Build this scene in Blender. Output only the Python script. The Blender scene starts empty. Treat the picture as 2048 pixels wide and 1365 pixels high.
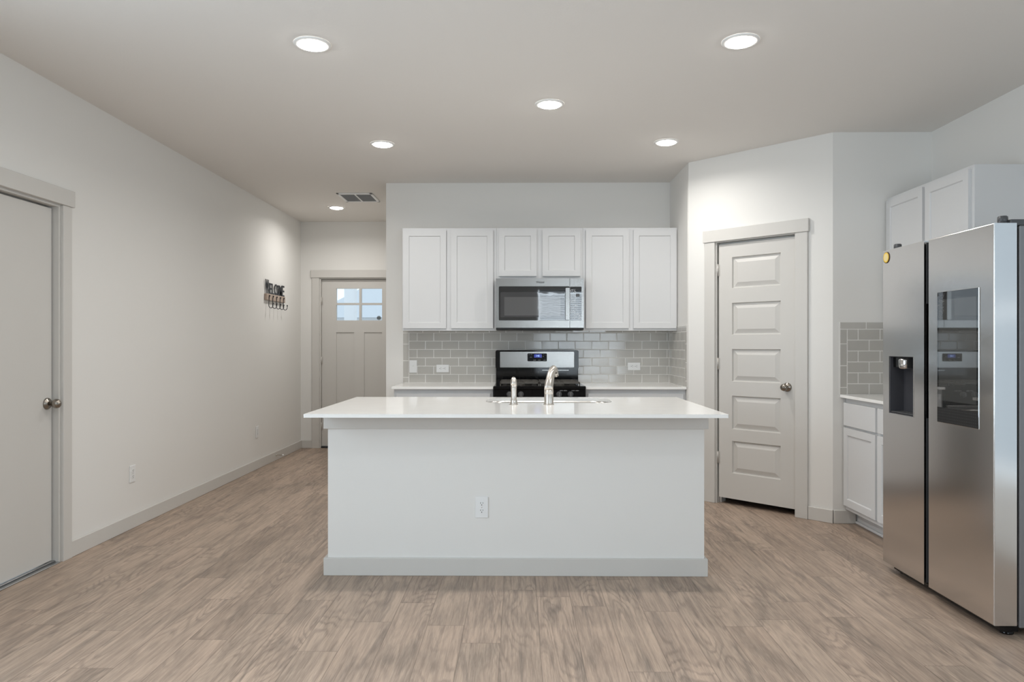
import bpy, bmesh, math, random
from mathutils import Vector, Matrix
random.seed(11)
S = bpy.context.scene
C = S.collection

# ---------------------------------------------------------------- camera
cam_d = bpy.data.cameras.new('camera')
cam_d.sensor_width = 36.0
cam_d.lens = 36.0 * 1400.0 / 2048.0
cam_d.shift_y = 7.5 / 2048.0
cam_d.clip_start = 0.05
cam = bpy.data.objects.new('camera', cam_d)
C.objects.link(cam)
cam.location = (0, 0, 1.2525)
cam.rotation_euler = (math.pi / 2, 0, 0.010)
S.camera = cam

# ---------------------------------------------------------------- colour management
S.view_settings.view_transform = 'Standard'
S.view_settings.look = 'None'
S.view_settings.gamma = 1.0
S.view_settings.use_curve_mapping = False
S.view_settings.exposure = -0.15

# ---------------------------------------------------------------- sky
W = bpy.data.worlds.new('overcast_sky')
S.world = W
W.use_nodes = True
bgn = W.node_tree.nodes['Background']
bgn.inputs[0].default_value = (0.86, 0.94, 1.0, 1)
bgn.inputs[1].default_value = 1.5

# ---------------------------------------------------------------- daylight at the rear windows
REAR = -3.3
REAR_WINDOWS = ((0.42, 2.3),)
WIN_Z0, WIN_Z1 = 0.45, 2.45
DAY_POWER = 108.0
SIDE_POWER = (12.0, 76.0)       # right, left
LAMP_POWER = 9.6             # each recessed light, watts
LAMP_SPREAD = 160.0
ADDED_LAMP_POWER = 2.0  # each fill lamp added over the living area
SIDE_WINDOW = (0.0, 2.2)          # openings in both side walls behind the camera, left one added (y range)


def daylight(loc, rot, sx, sz, power, col):
    """soft daylight in a window opening, just inside the pane; the lamp shines along its local -Z"""
    ld = bpy.data.lights.new('daylight', 'AREA')
    ld.shape = 'RECTANGLE'
    ld.size, ld.size_y = sx, sz
    ld.energy = power
    ld.color = col
    lo = bpy.data.objects.new('daylight', ld)
    C.objects.link(lo)
    lo.location, lo.rotation_euler = loc, rot


for wx0, wx1 in REAR_WINDOWS:
    daylight(((wx0 + wx1) / 2, REAR - 0.055, (WIN_Z0 + WIN_Z1) / 2), (math.pi / 2, 0, 0), wx1 - wx0, WIN_Z1 - WIN_Z0, DAY_POWER, (0.80, 0.91, 1.0))
for sx, ang, pw in ((2.888 + 0.04, math.pi / 2, SIDE_POWER[0]), (-2.645 - 0.04, -math.pi / 2, SIDE_POWER[1])):
    daylight((sx, sum(SIDE_WINDOW) / 2, (WIN_Z0 + WIN_Z1) / 2), (math.pi / 2, 0, ang), SIDE_WINDOW[1] - SIDE_WINDOW[0], WIN_Z1 - WIN_Z0, pw, (0.72, 0.87, 1.0))  # left lamp is fill light in an added window


# ---------------------------------------------------------------- materials
def srgb(r, g, b):
    def f(v):
        v /= 255.0
        return v / 12.92 if v <= 0.04045 else ((v + 0.055) / 1.055) ** 2.4
    return (f(r), f(g), f(b), 1.0)


def principled(name, col, rough=0.5, metal=0.0, spec=0.5, ior=1.5, coat=0.0, emit=None, estr=0.0):
    m = bpy.data.materials.new(name)
    m.use_nodes = True
    b = m.node_tree.nodes['Principled BSDF']
    b.inputs['Base Color'].default_value = col
    b.inputs['Roughness'].default_value = rough
    b.inputs['Metallic'].default_value = metal
    b.inputs['Specular IOR Level'].default_value = spec
    b.inputs['IOR'].default_value = ior
    b.inputs['Coat Weight'].default_value = coat
    if emit:
        b.inputs['Emission Color'].default_value = emit
        b.inputs['Emission Strength'].default_value = estr
    return m


def add_bump(m, scale, strength, dist=0.002, stretch=(1, 1, 1), detail=3.0):
    nt = m.node_tree
    b = nt.nodes['Principled BSDF']
    tc = nt.nodes.new('ShaderNodeTexCoord')
    mp = nt.nodes.new('ShaderNodeMapping')
    mp.inputs['Scale'].default_value = stretch
    nz = nt.nodes.new('ShaderNodeTexNoise')
    nz.inputs['Scale'].default_value = scale
    nz.inputs['Detail'].default_value = detail
    bp = nt.nodes.new('ShaderNodeBump')
    bp.inputs['Strength'].default_value = strength
    bp.inputs['Distance'].default_value = dist
    nt.links.new(tc.outputs['Object'], mp.inputs['Vector'])
    nt.links.new(mp.outputs['Vector'], nz.inputs['Vector'])
    nt.links.new(nz.outputs['Fac'], bp.inputs['Height'])
    nt.links.new(bp.outputs['Normal'], b.inputs['Normal'])
    return m


def add_mottle(m, c1, c2, scale, stretch=(1, 1, 1)):
    nt = m.node_tree
    b = nt.nodes['Principled BSDF']
    tc = nt.nodes.new('ShaderNodeTexCoord')
    mp = nt.nodes.new('ShaderNodeMapping')
    mp.inputs['Scale'].default_value = stretch
    nz = nt.nodes.new('ShaderNodeTexNoise')
    nz.inputs['Scale'].default_value = scale
    nz.inputs['Detail'].default_value = 4
    mx = nt.nodes.new('ShaderNodeMix')
    mx.data_type = 'RGBA'
    mx.inputs['A'].default_value = c1
    mx.inputs['B'].default_value = c2
    nt.links.new(tc.outputs['Object'], mp.inputs['Vector'])
    nt.links.new(mp.outputs['Vector'], nz.inputs['Vector'])
    nt.links.new(nz.outputs['Fac'], mx.inputs['Factor'])
    nt.links.new(mx.outputs['Result'], b.inputs['Base Color'])
    return m


M = {}
M['wall'] = add_bump(principled('wall_paint', srgb(231, 229, 225), 0.85, spec=0.2), 130, 0.12, 0.0012)
M['ceiling'] = add_bump(principled('ceiling_paint', srgb(233, 229, 224), 0.9, spec=0.15), 90, 0.2, 0.002)
M['trim'] = principled('trim_paint', srgb(209, 206, 201), 0.45, spec=0.4)
M['door'] = principled('door_paint', srgb(208, 205, 200), 0.45, spec=0.4)
M['cabinet'] = principled('cabinet_paint', srgb(215, 215, 215), 0.4, spec=0.4)
M['quartz'] = add_mottle(principled('white_quartz', srgb(246, 245, 242), 0.08, spec=0.55), srgb(249, 248, 245), srgb(243, 241, 238), 9)
M['plastic'] = principled('white_plastic', srgb(236, 236, 235), 0.35)
M['slot'] = principled('dark_slot', srgb(30, 28, 27), 0.6)
M['nickel'] = principled('brushed_nickel', srgb(206, 201, 194), 0.33, metal=1.0)
M['knobmetal'] = principled('satin_nickel_knob', srgb(150, 143, 134), 0.24, metal=1.0)
M['steel'] = add_bump(principled('stainless_steel', srgb(150, 149, 147), 0.25, metal=1.0), 60, 0.03, 0.0006, (1, 1, 40))
M['fridge'] = add_bump(principled('fridge_stainless', srgb(220, 218, 216), 0.19, metal=1.0), 2.2, 0.16, 0.01, (1, 1, 0.7), 1.0)
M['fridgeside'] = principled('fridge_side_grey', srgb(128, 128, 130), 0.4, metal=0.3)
M['sinksteel'] = principled('sink_steel', srgb(178, 176, 172), 0.28, metal=1.0)
M['black'] = principled('black_enamel', srgb(15, 15, 16), 0.06, spec=0.3)
M['blackmat'] = principled('black_matte', srgb(20, 20, 21), 0.55)
M['hingegrey'] = principled('painted_hinge', srgb(196, 192, 186), 0.35, metal=0.3)
M['rubber'] = principled('black_rubber', srgb(15, 15, 16), 0.7)
M['iron'] = principled('cast_iron', srgb(74, 70, 64), 0.42, spec=0.6)
M['blackglass'] = principled('black_glass', srgb(20, 20, 22), 0.03, spec=0.7, ior=1.7)
M['screen'] = principled('dark_screen_glass', srgb(46, 46, 45), 0.02, spec=0.9, ior=2.0)
M['screenin'] = principled('dark_screen_inner', srgb(74, 74, 72), 0.02, spec=0.9, ior=2.0)
M['ovenwin'] = add_bump(principled('microwave_inner_window', srgb(84, 84, 85), 0.035, spec=0.5, ior=1.85), 11, 0.05, 0.004, (1, 1, 1), 1.0)
M['ovenwin2'] = add_bump(principled('microwave_outer_window', srgb(54, 54, 56), 0.03, spec=0.5, ior=1.85), 11, 0.05, 0.004, (1, 1, 1), 1.0)
M['panelblack'] = principled('clock_black', srgb(14, 14, 16), 0.35, spec=0.15)
M['niche'] = principled('dispenser_niche', srgb(66, 66, 70), 0.3)
M['chrome'] = principled('chrome', srgb(205, 205, 205), 0.1, metal=1.0)
M['darkgrey'] = principled('dark_grey_plastic', srgb(72, 73, 75), 0.4)
M['grout'] = principled('pale_grout', srgb(232, 230, 226), 0.8)
M['tile'] = add_mottle(principled('grey_glazed_tile', srgb(188, 185, 179), 0.09, spec=0.6), srgb(184, 181, 175), srgb(192, 189, 183), 5)
M['grille'] = principled('vent_grille_grey', srgb(186, 186, 186), 0.6)
M['blade'] = principled('vent_blade_grey', srgb(178, 179, 180), 0.5)
M['rackwood'] = add_mottle(principled('rustic_wood', srgb(178, 160, 145), 0.7), srgb(150, 128, 110), srgb(196, 180, 168), 30, (1, 0.15, 1))
M['rackblack'] = principled('black_iron', srgb(26, 28, 34), 0.45)
M['yellow'] = principled('magnet_yellow', srgb(238, 200, 72), 0.4)
M['cream'] = principled('magnet_cream', srgb(226, 206, 150), 0.4)
M['brown'] = principled('magnet_brown', srgb(84, 58, 26), 0.5)
M['print'] = principled('white_print', srgb(205, 205, 205), 0.5)
M['logo'] = principled('dark_logo', srgb(52, 52, 54), 0.4)
M['blue'] = principled('blue_display', srgb(10, 16, 60), 0.2, emit=srgb(20, 50, 200), estr=0.5)
M['digit'] = principled('display_digits', srgb(150, 190, 255), 0.3, emit=srgb(170, 205, 255), estr=1.6)
M['lens'] = principled('lamp_lens', srgb(255, 250, 240), 0.4, emit=(1.0, 0.98, 0.945, 1), estr=40.0)
M['added_lens'] = principled('added_lamp_lens', srgb(250, 252, 255), 0.4, emit=(0.94, 0.97, 1.0, 1), estr=40.0)  # lens of the added fill lamps behind the camera
M['lighttrim'] = principled('lamp_trim', srgb(238, 237, 234), 0.5)
M['blind'] = principled('grey_blind', srgb(92, 90, 88), 0.5)
M['glare'] = principled('painted_glare', srgb(226, 228, 232), 0.5)  # pale colour standing in for glare on the keypad
M['concrete'] = add_mottle(principled('pale_concrete', srgb(196, 192, 186), 0.9), srgb(186, 182, 176), srgb(204, 200, 194), 3)
M['roof'] = principled('pale_shingle', srgb(222, 230, 238), 0.9)
M['siding'] = principled('pale_siding', srgb(232, 236, 240), 0.9)
M['sticker'] = principled('grey_sticker', srgb(128, 140, 146), 0.5)
M['foil'] = principled('threshold_aluminium', srgb(176, 178, 180), 0.3, metal=1.0)


def glass_material():
    m = bpy.data.materials.new('clear_glass')
    m.use_nodes = True
    nt = m.node_tree
    nt.nodes.clear()
    out = nt.nodes.new('ShaderNodeOutputMaterial')
    mix = nt.nodes.new('ShaderNodeMixShader')
    tr = nt.nodes.new('ShaderNodeBsdfTransparent')
    tr.inputs[0].default_value = (0.95, 0.98, 1.0, 1)
    gl = nt.nodes.new('ShaderNodeBsdfGlossy')
    gl.inputs['Roughness'].default_value = 0.01
    fr = nt.nodes.new('ShaderNodeFresnel')
    fr.inputs[0].default_value = 1.35
    nt.links.new(fr.outputs[0], mix.inputs[0])
    nt.links.new(tr.outputs[0], mix.inputs[1])
    nt.links.new(gl.outputs[0], mix.inputs[2])
    nt.links.new(mix.outputs[0], out.inputs[0])
    return m


M['glass'] = glass_material()


def floor_material():
    m = bpy.data.materials.new('wood_look_vinyl_plank')
    m.use_nodes = True
    nt = m.node_tree
    N, L = nt.nodes, nt.links
    b = N['Principled BSDF']

    def math_(op, a, bb=None, c=None):
        n = N.new('ShaderNodeMath')
        n.operation = op
        for i, v in enumerate((a, bb, c)):
            if v is None:
                continue
            if isinstance(v, (int, float)):
                n.inputs[i].default_value = v
            else:
                L.new(v, n.inputs[i])
        return n.outputs[0]

    def comb(x, y, z=0.0):
        n = N.new('ShaderNodeCombineXYZ')
        for i, v in enumerate((x, y, z)):
            if isinstance(v, (int, float)):
                n.inputs[i].default_value = v
            else:
                L.new(v, n.inputs[i])
        return n.outputs[0]

    def wn(v):
        n = N.new('ShaderNodeTexWhiteNoise')
        n.noise_dimensions = '2D'
        L.new(v, n.inputs['Vector'])
        return n.outputs['Value']

    def noise(v, scale, detail=3.0, rough=0.55, dist=0.0):
        n = N.new('ShaderNodeTexNoise')
        n.inputs['Scale'].default_value = scale
        n.inputs['Detail'].default_value = detail
        n.inputs['Roughness'].default_value = rough
        n.inputs['Distortion'].default_value = dist
        L.new(v, n.inputs['Vector'])
        return n.outputs['Fac']

    def ramp(f, stops, interp='LINEAR'):
        n = N.new('ShaderNodeValToRGB')
        cr = n.color_ramp
        cr.interpolation = interp
        while len(cr.elements) < len(stops):
            cr.elements.new(0.5)
        for e, (p, c) in zip(cr.elements, stops):
            e.position = p
            e.color = c
        L.new(f, n.inputs[0])
        return n.outputs[0]

    def mix(f, a, bb, mode='MIX'):
        n = N.new('ShaderNodeMix')
        n.data_type = 'RGBA'
        n.blend_type = mode
        if isinstance(f, (int, float)):
            n.inputs['Factor'].default_value = f
        else:
            L.new(f, n.inputs['Factor'])
        for k, v in (('A', a), ('B', bb)):
            if isinstance(v, tuple):
                n.inputs[k].default_value = v
            else:
                L.new(v, n.inputs[k])
        return n.outputs['Result']

    tc = N.new('ShaderNodeTexCoord')
    sp = N.new('ShaderNodeSeparateXYZ')
    L.new(tc.outputs['Object'], sp.inputs[0])
    x, y = sp.outputs[0], sp.outputs[1]
    PW, PL = 0.1655, 1.05
    xs = math_('DIVIDE', math_('ADD', x, 10 * PW - 0.0876), PW)
    row = math_('FLOOR', xs)
    fx = math_('FRACT', xs)
    off = math_('MULTIPLY', wn(comb(row, 3.7)), 7.0)
    ys = math_('ADD', math_('DIVIDE', y, PL), off)
    col = math_('FLOOR', ys)
    fy = math_('FRACT', ys)
    rnd = wn(comb(row, col))
    rnd2 = wn(comb(math_('ADD', row, 31.3), col))
    # plank-local coordinates with a random offset
    ox = math_('ADD', x, math_('MULTIPLY', rnd, 37.0))
    oy = math_('ADD', y, math_('MULTIPLY', rnd2, 53.0))
    grain = noise(comb(math_('MULTIPLY', ox, 62), math_('MULTIPLY', oy, 2.2)), 1.0, 6.0, 0.68, 0.5)
    fine = noise(comb(math_('MULTIPLY', ox, 300), math_('MULTIPLY', oy, 10.0)), 1.0, 2.0, 0.6, 0.25)
    cloud = noise(comb(math_('MULTIPLY', ox, 8.5), math_('MULTIPLY', oy, 1.7)), 1.0, 3.0, 0.6, 1.1)
    # cathedral figure: rings of a strongly stretched, warped field
    warp = noise(comb(math_('MULTIPLY', ox, 4.6), math_('MULTIPLY', oy, 0.95)), 1.0, 1.5, 0.5, 0.1)
    rings = math_('SINE', math_('MULTIPLY', math_('ADD', warp, math_('MULTIPLY', grain, 0.05)), 150.0))
    rings = math_('MULTIPLY_ADD', rings, 0.5, 0.5)
    # where the figure shows at all, and dark weathered streaks
    where = noise(comb(math_('MULTIPLY', ox, 5.0), math_('MULTIPLY', oy, 1.1), 4.2), 1.0, 2.0, 0.5, 0.4)
    streak = noise(comb(math_('MULTIPLY', ox, 15), math_('MULTIPLY', oy, 1.5), 9.1), 1.0, 3.0, 0.55, 1.4)
    base = ramp(rnd, [(0.0, srgb(146, 129, 115)), (0.25, srgb(170, 150, 135)), (0.5, srgb(184, 164, 148)), (0.75, srgb(160, 144, 130)), (1.0, srgb(192, 172, 155))])
    tint = ramp(cloud, [(0.30, srgb(122, 113, 104)), (0.44, srgb(166, 149, 135)), (0.62, srgb(196, 175, 158))])
    c = mix(0.5, base, tint)
    c = mix(math_('MULTIPLY', ramp_val(N, L, streak, 0.53, 0.70), 0.62), c, srgb(110, 101, 94))
    c = mix(math_('MULTIPLY', ramp_val(N, L, grain, 0.42, 0.68), 0.55), c, srgb(112, 98, 88))
    c = mix(math_('MULTIPLY', math_('MULTIPLY', ramp_val(N, L, rings, 0.55, 1.0), ramp_val(N, L, where, 0.42, 0.6)), 0.42), c, srgb(104, 92, 84))
    c = mix(math_('MULTIPLY', ramp_val(N, L, fine, 0.48, 0.72), 0.36), c, srgb(208, 190, 174))
    # seams
    ex = math_('MULTIPLY', math_('MINIMUM', fx, math_('SUBTRACT', 1.0, fx)), PW)
    ey = math_('MULTIPLY', math_('MINIMUM', fy, math_('SUBTRACT', 1.0, fy)), PL)
    e = math_('MINIMUM', ex, ey)
    seam = math_('SUBTRACT', 1.0, ramp_val(N, L, e, 0.0005, 0.0028))
    c = mix(math_('MULTIPLY', seam, 0.5), c, srgb(84, 73, 65))
    c = mix(1.0, c, (0.985, 0.95, 0.915, 1.0), 'MULTIPLY')
    L.new(c, b.inputs['Base Color'])
    b.inputs['Roughness'].default_value = 0.42
    b.inputs['Specular IOR Level'].default_value = 0.4
    h = math_('SUBTRACT', math_('MULTIPLY', fine, 0.35), math_('MULTIPLY', seam, 1.0))
    bp = N.new('ShaderNodeBump')
    bp.inputs['Strength'].default_value = 0.25
    bp.inputs['Distance'].default_value = 0.001
    L.new(h, bp.inputs['Height'])
    L.new(bp.outputs['Normal'], b.inputs['Normal'])
    return m


def ramp_val(N, L, f, lo, hi):
    n = N.new('ShaderNodeMapRange')
    n.inputs['From Min'].default_value = lo
    n.inputs['From Max'].default_value = hi
    L.new(f, n.inputs['Value'])
    return n.outputs[0]


M['floor'] = floor_material()


# ---------------------------------------------------------------- mesh builder
class MB:
    """collects shapes and links them as ONE mesh object"""

    def __init__(self, mat=None):
        self.bm = bmesh.new()
        self.M = mat or Matrix.Identity(4)

    def _v(self, p):
        return self.bm.verts.new(self.M @ Vector(p))

    def face(self, pts, smooth=False):
        f = self.bm.faces.new([self._v(p) for p in pts])
        f.smooth = smooth
        return f

    def box(self, x0, x1, y0, y1, z0, z1, bev=0.0, seg=2):
        vs = [self._v(p) for p in ((x0, y0, z0), (x1, y0, z0), (x1, y1, z0), (x0, y1, z0),
                                   (x0, y0, z1), (x1, y0, z1), (x1, y1, z1), (x0, y1, z1))]
        fs = [self.bm.faces.new([vs[i] for i in q]) for q in
              ((3, 2, 1, 0), (4, 5, 6, 7), (0, 1, 5, 4), (1, 2, 6, 5), (2, 3, 7, 6), (3, 0, 4, 7))]
        if bev > 0:
            es = {e for f in fs for e in f.edges}
            bmesh.ops.bevel(self.bm, geom=list(es), offset=bev, segments=seg, profile=0.5, affect='EDGES')
        return self

    def loft(self, loops, cap0=True, cap1=True, smooth=True, closed=True):
        rings = [[self._v(p) for p in lp] for lp in loops]
        n = len(rings[0])
        for a, b in zip(rings, rings[1:]):
            for i in range(n if closed else n - 1):
                j = (i + 1) % n
                f = self.bm.faces.new((a[i], a[j], b[j], b[i]))
                f.smooth = smooth
        if cap0:
            self.bm.faces.new(list(reversed(rings[0])))
        if cap1:
            self.bm.faces.new(rings[-1])
        return self

    def lathe(self, prof, c=(0, 0, 0), axis='Z', n=24, smooth=True, caps=True):
        """prof: list of (radius, height along axis)"""
        loops = []
        for r, h in prof:
            lp = []
            for i in range(n):
                a = 2 * math.pi * i / n
                u, v = r * math.cos(a), r * math.sin(a)
                p = {'Z': (u, v, h), 'Y': (v, h, u), 'X': (h, u, v)}[axis]
                lp.append((c[0] + p[0], c[1] + p[1], c[2] + p[2]))
            loops.append(lp)
        return self.loft(loops, caps, caps, smooth)

    def tube(self, pts, rad, n=10, flat=1.0):
        """swept round bar; rad a number or a list"""
        pts = [Vector(p) for p in pts]
        if not isinstance(rad, (list, tuple)):
            rad = [rad] * len(pts)
        up = Vector((0.123, 0.31, 1)).normalized()
        loops = []
        prev = None
        for i, p in enumerate(pts):
            d = (pts[min(i + 1, len(pts) - 1)] - pts[max(i - 1, 0)]).normalized()
            if prev is None:
                s = d.cross(up)
                if s.length < 0.1:
                    s = d.cross(Vector((1, 0, 0)))
                s.normalize()
            else:
                s = (prev - d * prev.dot(d)).normalized()
            prev = s
            t = d.cross(s)
            loops.append([tuple(p + s * (rad[i] * math.cos(2 * math.pi * k / n)) + t * (rad[i] * flat * math.sin(2 * math.pi * k / n))) for k in range(n)])
        return self.loft(loops)

    def prism(self, outline, h0, h1, axis='Y', smooth=False):
        """outline of 2D points pushed along an axis"""
        def P(u, v, h):
            return {'Y': (u, h, v), 'Z': (u, v, h), 'X': (h, u, v)}[axis]
        self.loft([[P(u, v, h0) for u, v in outline], [P(u, v, h1) for u, v in outline]], True, True, smooth)
        return self

    def front(self, x0, x1, z0, z1, y, panels, profile, holes=()):
        """a flat front at depth y with panels sunk by profile [(inset, depth), ...]; holes stay open"""
        rects = list(panels) + list(holes)
        xs = sorted({x0, x1} | {v for r in rects for v in r[:2]})
        zs = sorted({z0, z1} | {v for r in rects for v in r[2:]})
        for a, b in zip(xs, xs[1:]):
            for c, d in zip(zs, zs[1:]):
                mx, mz = (a + b) / 2, (c + d) / 2
                if any(r[0] < mx < r[1] and r[2] < mz < r[3] for r in rects):
                    continue
                self.face(((a, y, c), (b, y, c), (b, y, d), (a, y, d)))
        for r in panels:
            loops = []
            for i, dp in profile:
                loops.append([(r[0] + i, y + dp, r[2] + i), (r[1] - i, y + dp, r[2] + i),
                              (r[1] - i, y + dp, r[3] - i), (r[0] + i, y + dp, r[3] - i)])
            self.loft(loops, False, True, False)
        return self

    def slab(self, x0, x1, z0, z1, y0, y1, panels, profile, holes=()):
        """door slab: panelled front at y0 plus sides and back at y1"""
        self.front(x0, x1, z0, z1, y0, panels, profile, holes)
        self.face(((x0, y0, z0), (x0, y0, z1), (x0, y1, z1), (x0, y1, z0)))
        self.face(((x1, y0, z1), (x1, y0, z0), (x1, y1, z0), (x1, y1, z1)))
        self.face(((x0, y0, z1), (x1, y0, z1), (x1, y1, z1), (x0, y1, z1)))
        self.face(((x1, y0, z0), (x0, y0, z0), (x0, y1, z0), (x1, y1, z0)))
        rects = list(holes)
        xs = sorted({x0, x1} | {v for r in rects for v in r[:2]})
        zs = sorted({z0, z1} | {v for r in rects for v in r[2:]})
        for a, b in zip(xs, xs[1:]):
            for c, d in zip(zs, zs[1:]):
                mx, mz = (a + b) / 2, (c + d) / 2
                if any(r[0] < mx < r[1] and r[2] < mz < r[3] for r in rects):
                    continue
                self.face(((b, y1, c), (a, y1, c), (a, y1, d), (b, y1, d)))
        for r in rects:  # reveal of each opening
            self.loft([[(r[0], y, r[2]), (r[1], y, r[2]), (r[1], y, r[3]), (r[0], y, r[3])] for y in (y0, y1)], False, False, False)
        return self

    def build(self, name, mat, parent=None):
        me = bpy.data.meshes.new(name)
        off = Vector((0, 0, 0))
        if parent is not None:
            r = parent
            while r.parent is not None:
                r = r.parent
            if not r.get('_local', 0):
                off = r.location.copy()
        if off.length > 0:
            bmesh.ops.translate(self.bm, verts=self.bm.verts[:], vec=-off)
        bmesh.ops.remove_doubles(self.bm, verts=self.bm.verts[:], dist=1e-6)
        bmesh.ops.recalc_face_normals(self.bm, faces=self.bm.faces[:])
        self.bm.to_mesh(me)
        self.bm.free()
        me.materials.append(M[mat])
        o = bpy.data.objects.new(name, me)
        C.objects.link(o)
        if parent is not None:
            o.parent = parent
        return o


def text_mesh(name, body, size, mat, parent, matrix, extrude=0.0005, xscale=1.0, spacing=1.0, bold=0.0):
    cu = bpy.data.curves.new(name, 'FONT')
    cu.body = body
    cu.size = size
    cu.extrude = extrude
    cu.offset = bold
    cu.space_character = spacing
    cu.align_x = 'CENTER'
    cu.align_y = 'CENTER'
    cu.resolution_u = 3
    t = bpy.data.objects.new(name + '_curve', cu)
    C.objects.link(t)
    dg = bpy.context.evaluated_depsgraph_get()
    me = bpy.data.meshes.new_from_object(t.evaluated_get(dg))
    bpy.data.objects.remove(t)
    bpy.data.curves.remove(cu)
    mat4 = matrix @ Matrix.Diagonal((xscale, 1, 1, 1))
    if parent is not None:
        r = parent
        while r.parent is not None:
            r = r.parent
        if not r.get('_local', 0):
            mat4 = Matrix.Translation(-r.location) @ mat4
    me.transform(mat4)
    me.name = name
    me.materials.clear()
    me.materials.append(M[mat])
    o = bpy.data.objects.new(name, me)
    C.objects.link(o)
    if parent is not None:
        o.parent = parent
    return o


def tag(o, label, cat, group=None):
    o['label'] = label
    o['category'] = cat
    if group:
        o['group'] = group
    return o


def thing(name, label, cat, loc=(0, 0, 0), rotz=0.0, group=None, local=False):
    o = bpy.data.objects.new(name, None)
    o.empty_display_size = 0.1
    C.objects.link(o)
    o.location = loc
    o.rotation_euler = (0, 0, rotz)
    if local:
        o['_local'] = 1
    return tag(o, label, cat, group)


def struct_root(name, loc=(0, 0, 0), rotz=0.0, local=False):
    o = bpy.data.objects.new(name, None)
    o.empty_display_size = 0.1
    C.objects.link(o)
    o.location = loc
    o.rotation_euler = (0, 0, rotz)
    if local:
        o['_local'] = 1
    o['kind'] = 'structure'
    return o


def struct(name, mb, mat):
    o = mb.build(name, mat)
    o['kind'] = 'structure'
    return o


def bx(name, mat, parent, x0, x1, y0, y1, z0, z1, bev=0.0, seg=2):
    return MB().box(x0, x1, y0, y1, z0, z1, bev, seg).build(name, mat, parent)


def dup(root, loc, rotz=None, label=None, group=None):
    r = root.copy()
    C.objects.link(r)
    r.location = loc
    if rotz is not None:
        r.rotation_euler = (0, 0, rotz)
    if label:
        r['label'] = label
    if group:
        r['group'] = group
    for ch in list(root.children):
        c = ch.copy()
        C.objects.link(c)
        c.parent = r
        for g in list(ch.children):
            d = g.copy()
            C.objects.link(d)
            d.parent = c
    return r


RX90 = Matrix.Rotation(math.pi / 2, 4, 'X')     # text standing up, readable from -Y

# ================================================================ the room
LX, RX = -2.645, 2.888            # faces of left and right walls
HALL_Y, KIT_Y, NOOK_Y = 8.46, 6.44, 4.93
KIT_X0, KIT_X1 = -1.225, 1.385
CEIL = 2.743
T = 0.12
struct('floor', MB().box(LX - T, RX + T, REAR - T, HALL_Y + T, -0.06, 0.0), 'floor')
struct('ceiling', MB().box(LX - T, RX + T, REAR - T, HALL_Y + T, CEIL, CEIL + 0.08), 'ceiling')
# left wall with the door opening
D1Y0, D1Y1, D1Z = 3.075, 4.012, 2.062
w = MB()
w.box(LX - T, LX, REAR, SIDE_WINDOW[0], 0, CEIL)
w.box(LX - T, LX, SIDE_WINDOW[0], SIDE_WINDOW[1], 0, WIN_Z0)
w.box(LX - T, LX, SIDE_WINDOW[0], SIDE_WINDOW[1], WIN_Z1, CEIL)
w.box(LX - T, LX, SIDE_WINDOW[1], D1Y0, 0, CEIL)
w.box(LX - T, LX, D1Y0, D1Y1, D1Z, CEIL)
w.box(LX - T, LX, D1Y1, HALL_Y, 0, CEIL)
struct('wall_left', w, 'wall')
# hall end wall with the front door opening
D2X0, D2X1, D2Z = -2.418, -1.470, 2.066
w = MB()
w.box(LX - T, D2X0, HALL_Y, HALL_Y + T, 0, CEIL)
w.box(D2X0, D2X1, HALL_Y, HALL_Y + T, D2Z, CEIL)
w.box(D2X1, KIT_X0 + T, HALL_Y, HALL_Y + T, 0, CEIL)
struct('wall_hall', w, 'wall')
w = MB()
w.box(KIT_X0, RX + T, KIT_Y, KIT_Y + T, 0, CEIL)
struct('wall_back', w, 'wall')
struct('wall_hall_side', MB().box(KIT_X0, KIT_X0 + T, KIT_Y + T, HALL_Y, 0, CEIL), 'wall')
PA = Vector((1.385, 5.739, 0))
PB = Vector((2.200, NOOK_Y, 0))
PANG = math.atan2(PB.y - PA.y, PB.x - PA.x)
PLEN = (PB - PA).length
struct('wall_return', MB().box(KIT_X1, KIT_X1 + T, PA.y + 0.03, KIT_Y, 0, CEIL), 'wall')
PM = Matrix.Translation(PA) @ Matrix.Rotation(PANG, 4, 'Z')
D3X0, D3X1, D3Z = 0.246, 0.888, 2.068
w = MB(PM)
w.box(0.0, D3X0, 0, T, 0, CEIL)
w.box(D3X0, D3X1, 0, T, D3Z, CEIL)
w.box(D3X1, PLEN, 0, T, 0, CEIL)
struct('wall_pantry', w, 'wall')
struct('wall_nook', MB().box(PB.x, RX, NOOK_Y, NOOK_Y + T, 0, CEIL), 'wall')
w = MB()
w.box(RX, RX + T, REAR, SIDE_WINDOW[0], 0, CEIL)
w.box(RX, RX + T, SIDE_WINDOW[1], KIT_Y, 0, CEIL)
w.box(RX, RX + T, SIDE_WINDOW[0], SIDE_WINDOW[1], 0, WIN_Z0)
w.box(RX, RX + T, SIDE_WINDOW[0], SIDE_WINDOW[1], WIN_Z1, CEIL)
struct('wall_right', w, 'wall')
w = MB()
edges = [LX - T] + [v for p in REAR_WINDOWS for v in p] + [RX + T]
for i in range(0, len(edges), 2):
    w.box(edges[i], edges[i + 1], REAR - T, REAR, 0, CEIL)
for a, b in REAR_WINDOWS:
    w.box(a, b, REAR - T, REAR, 0, WIN_Z0)
    w.box(a, b, REAR - T, REAR, WIN_Z1, CEIL)
struct('wall_rear', w, 'wall')

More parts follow.
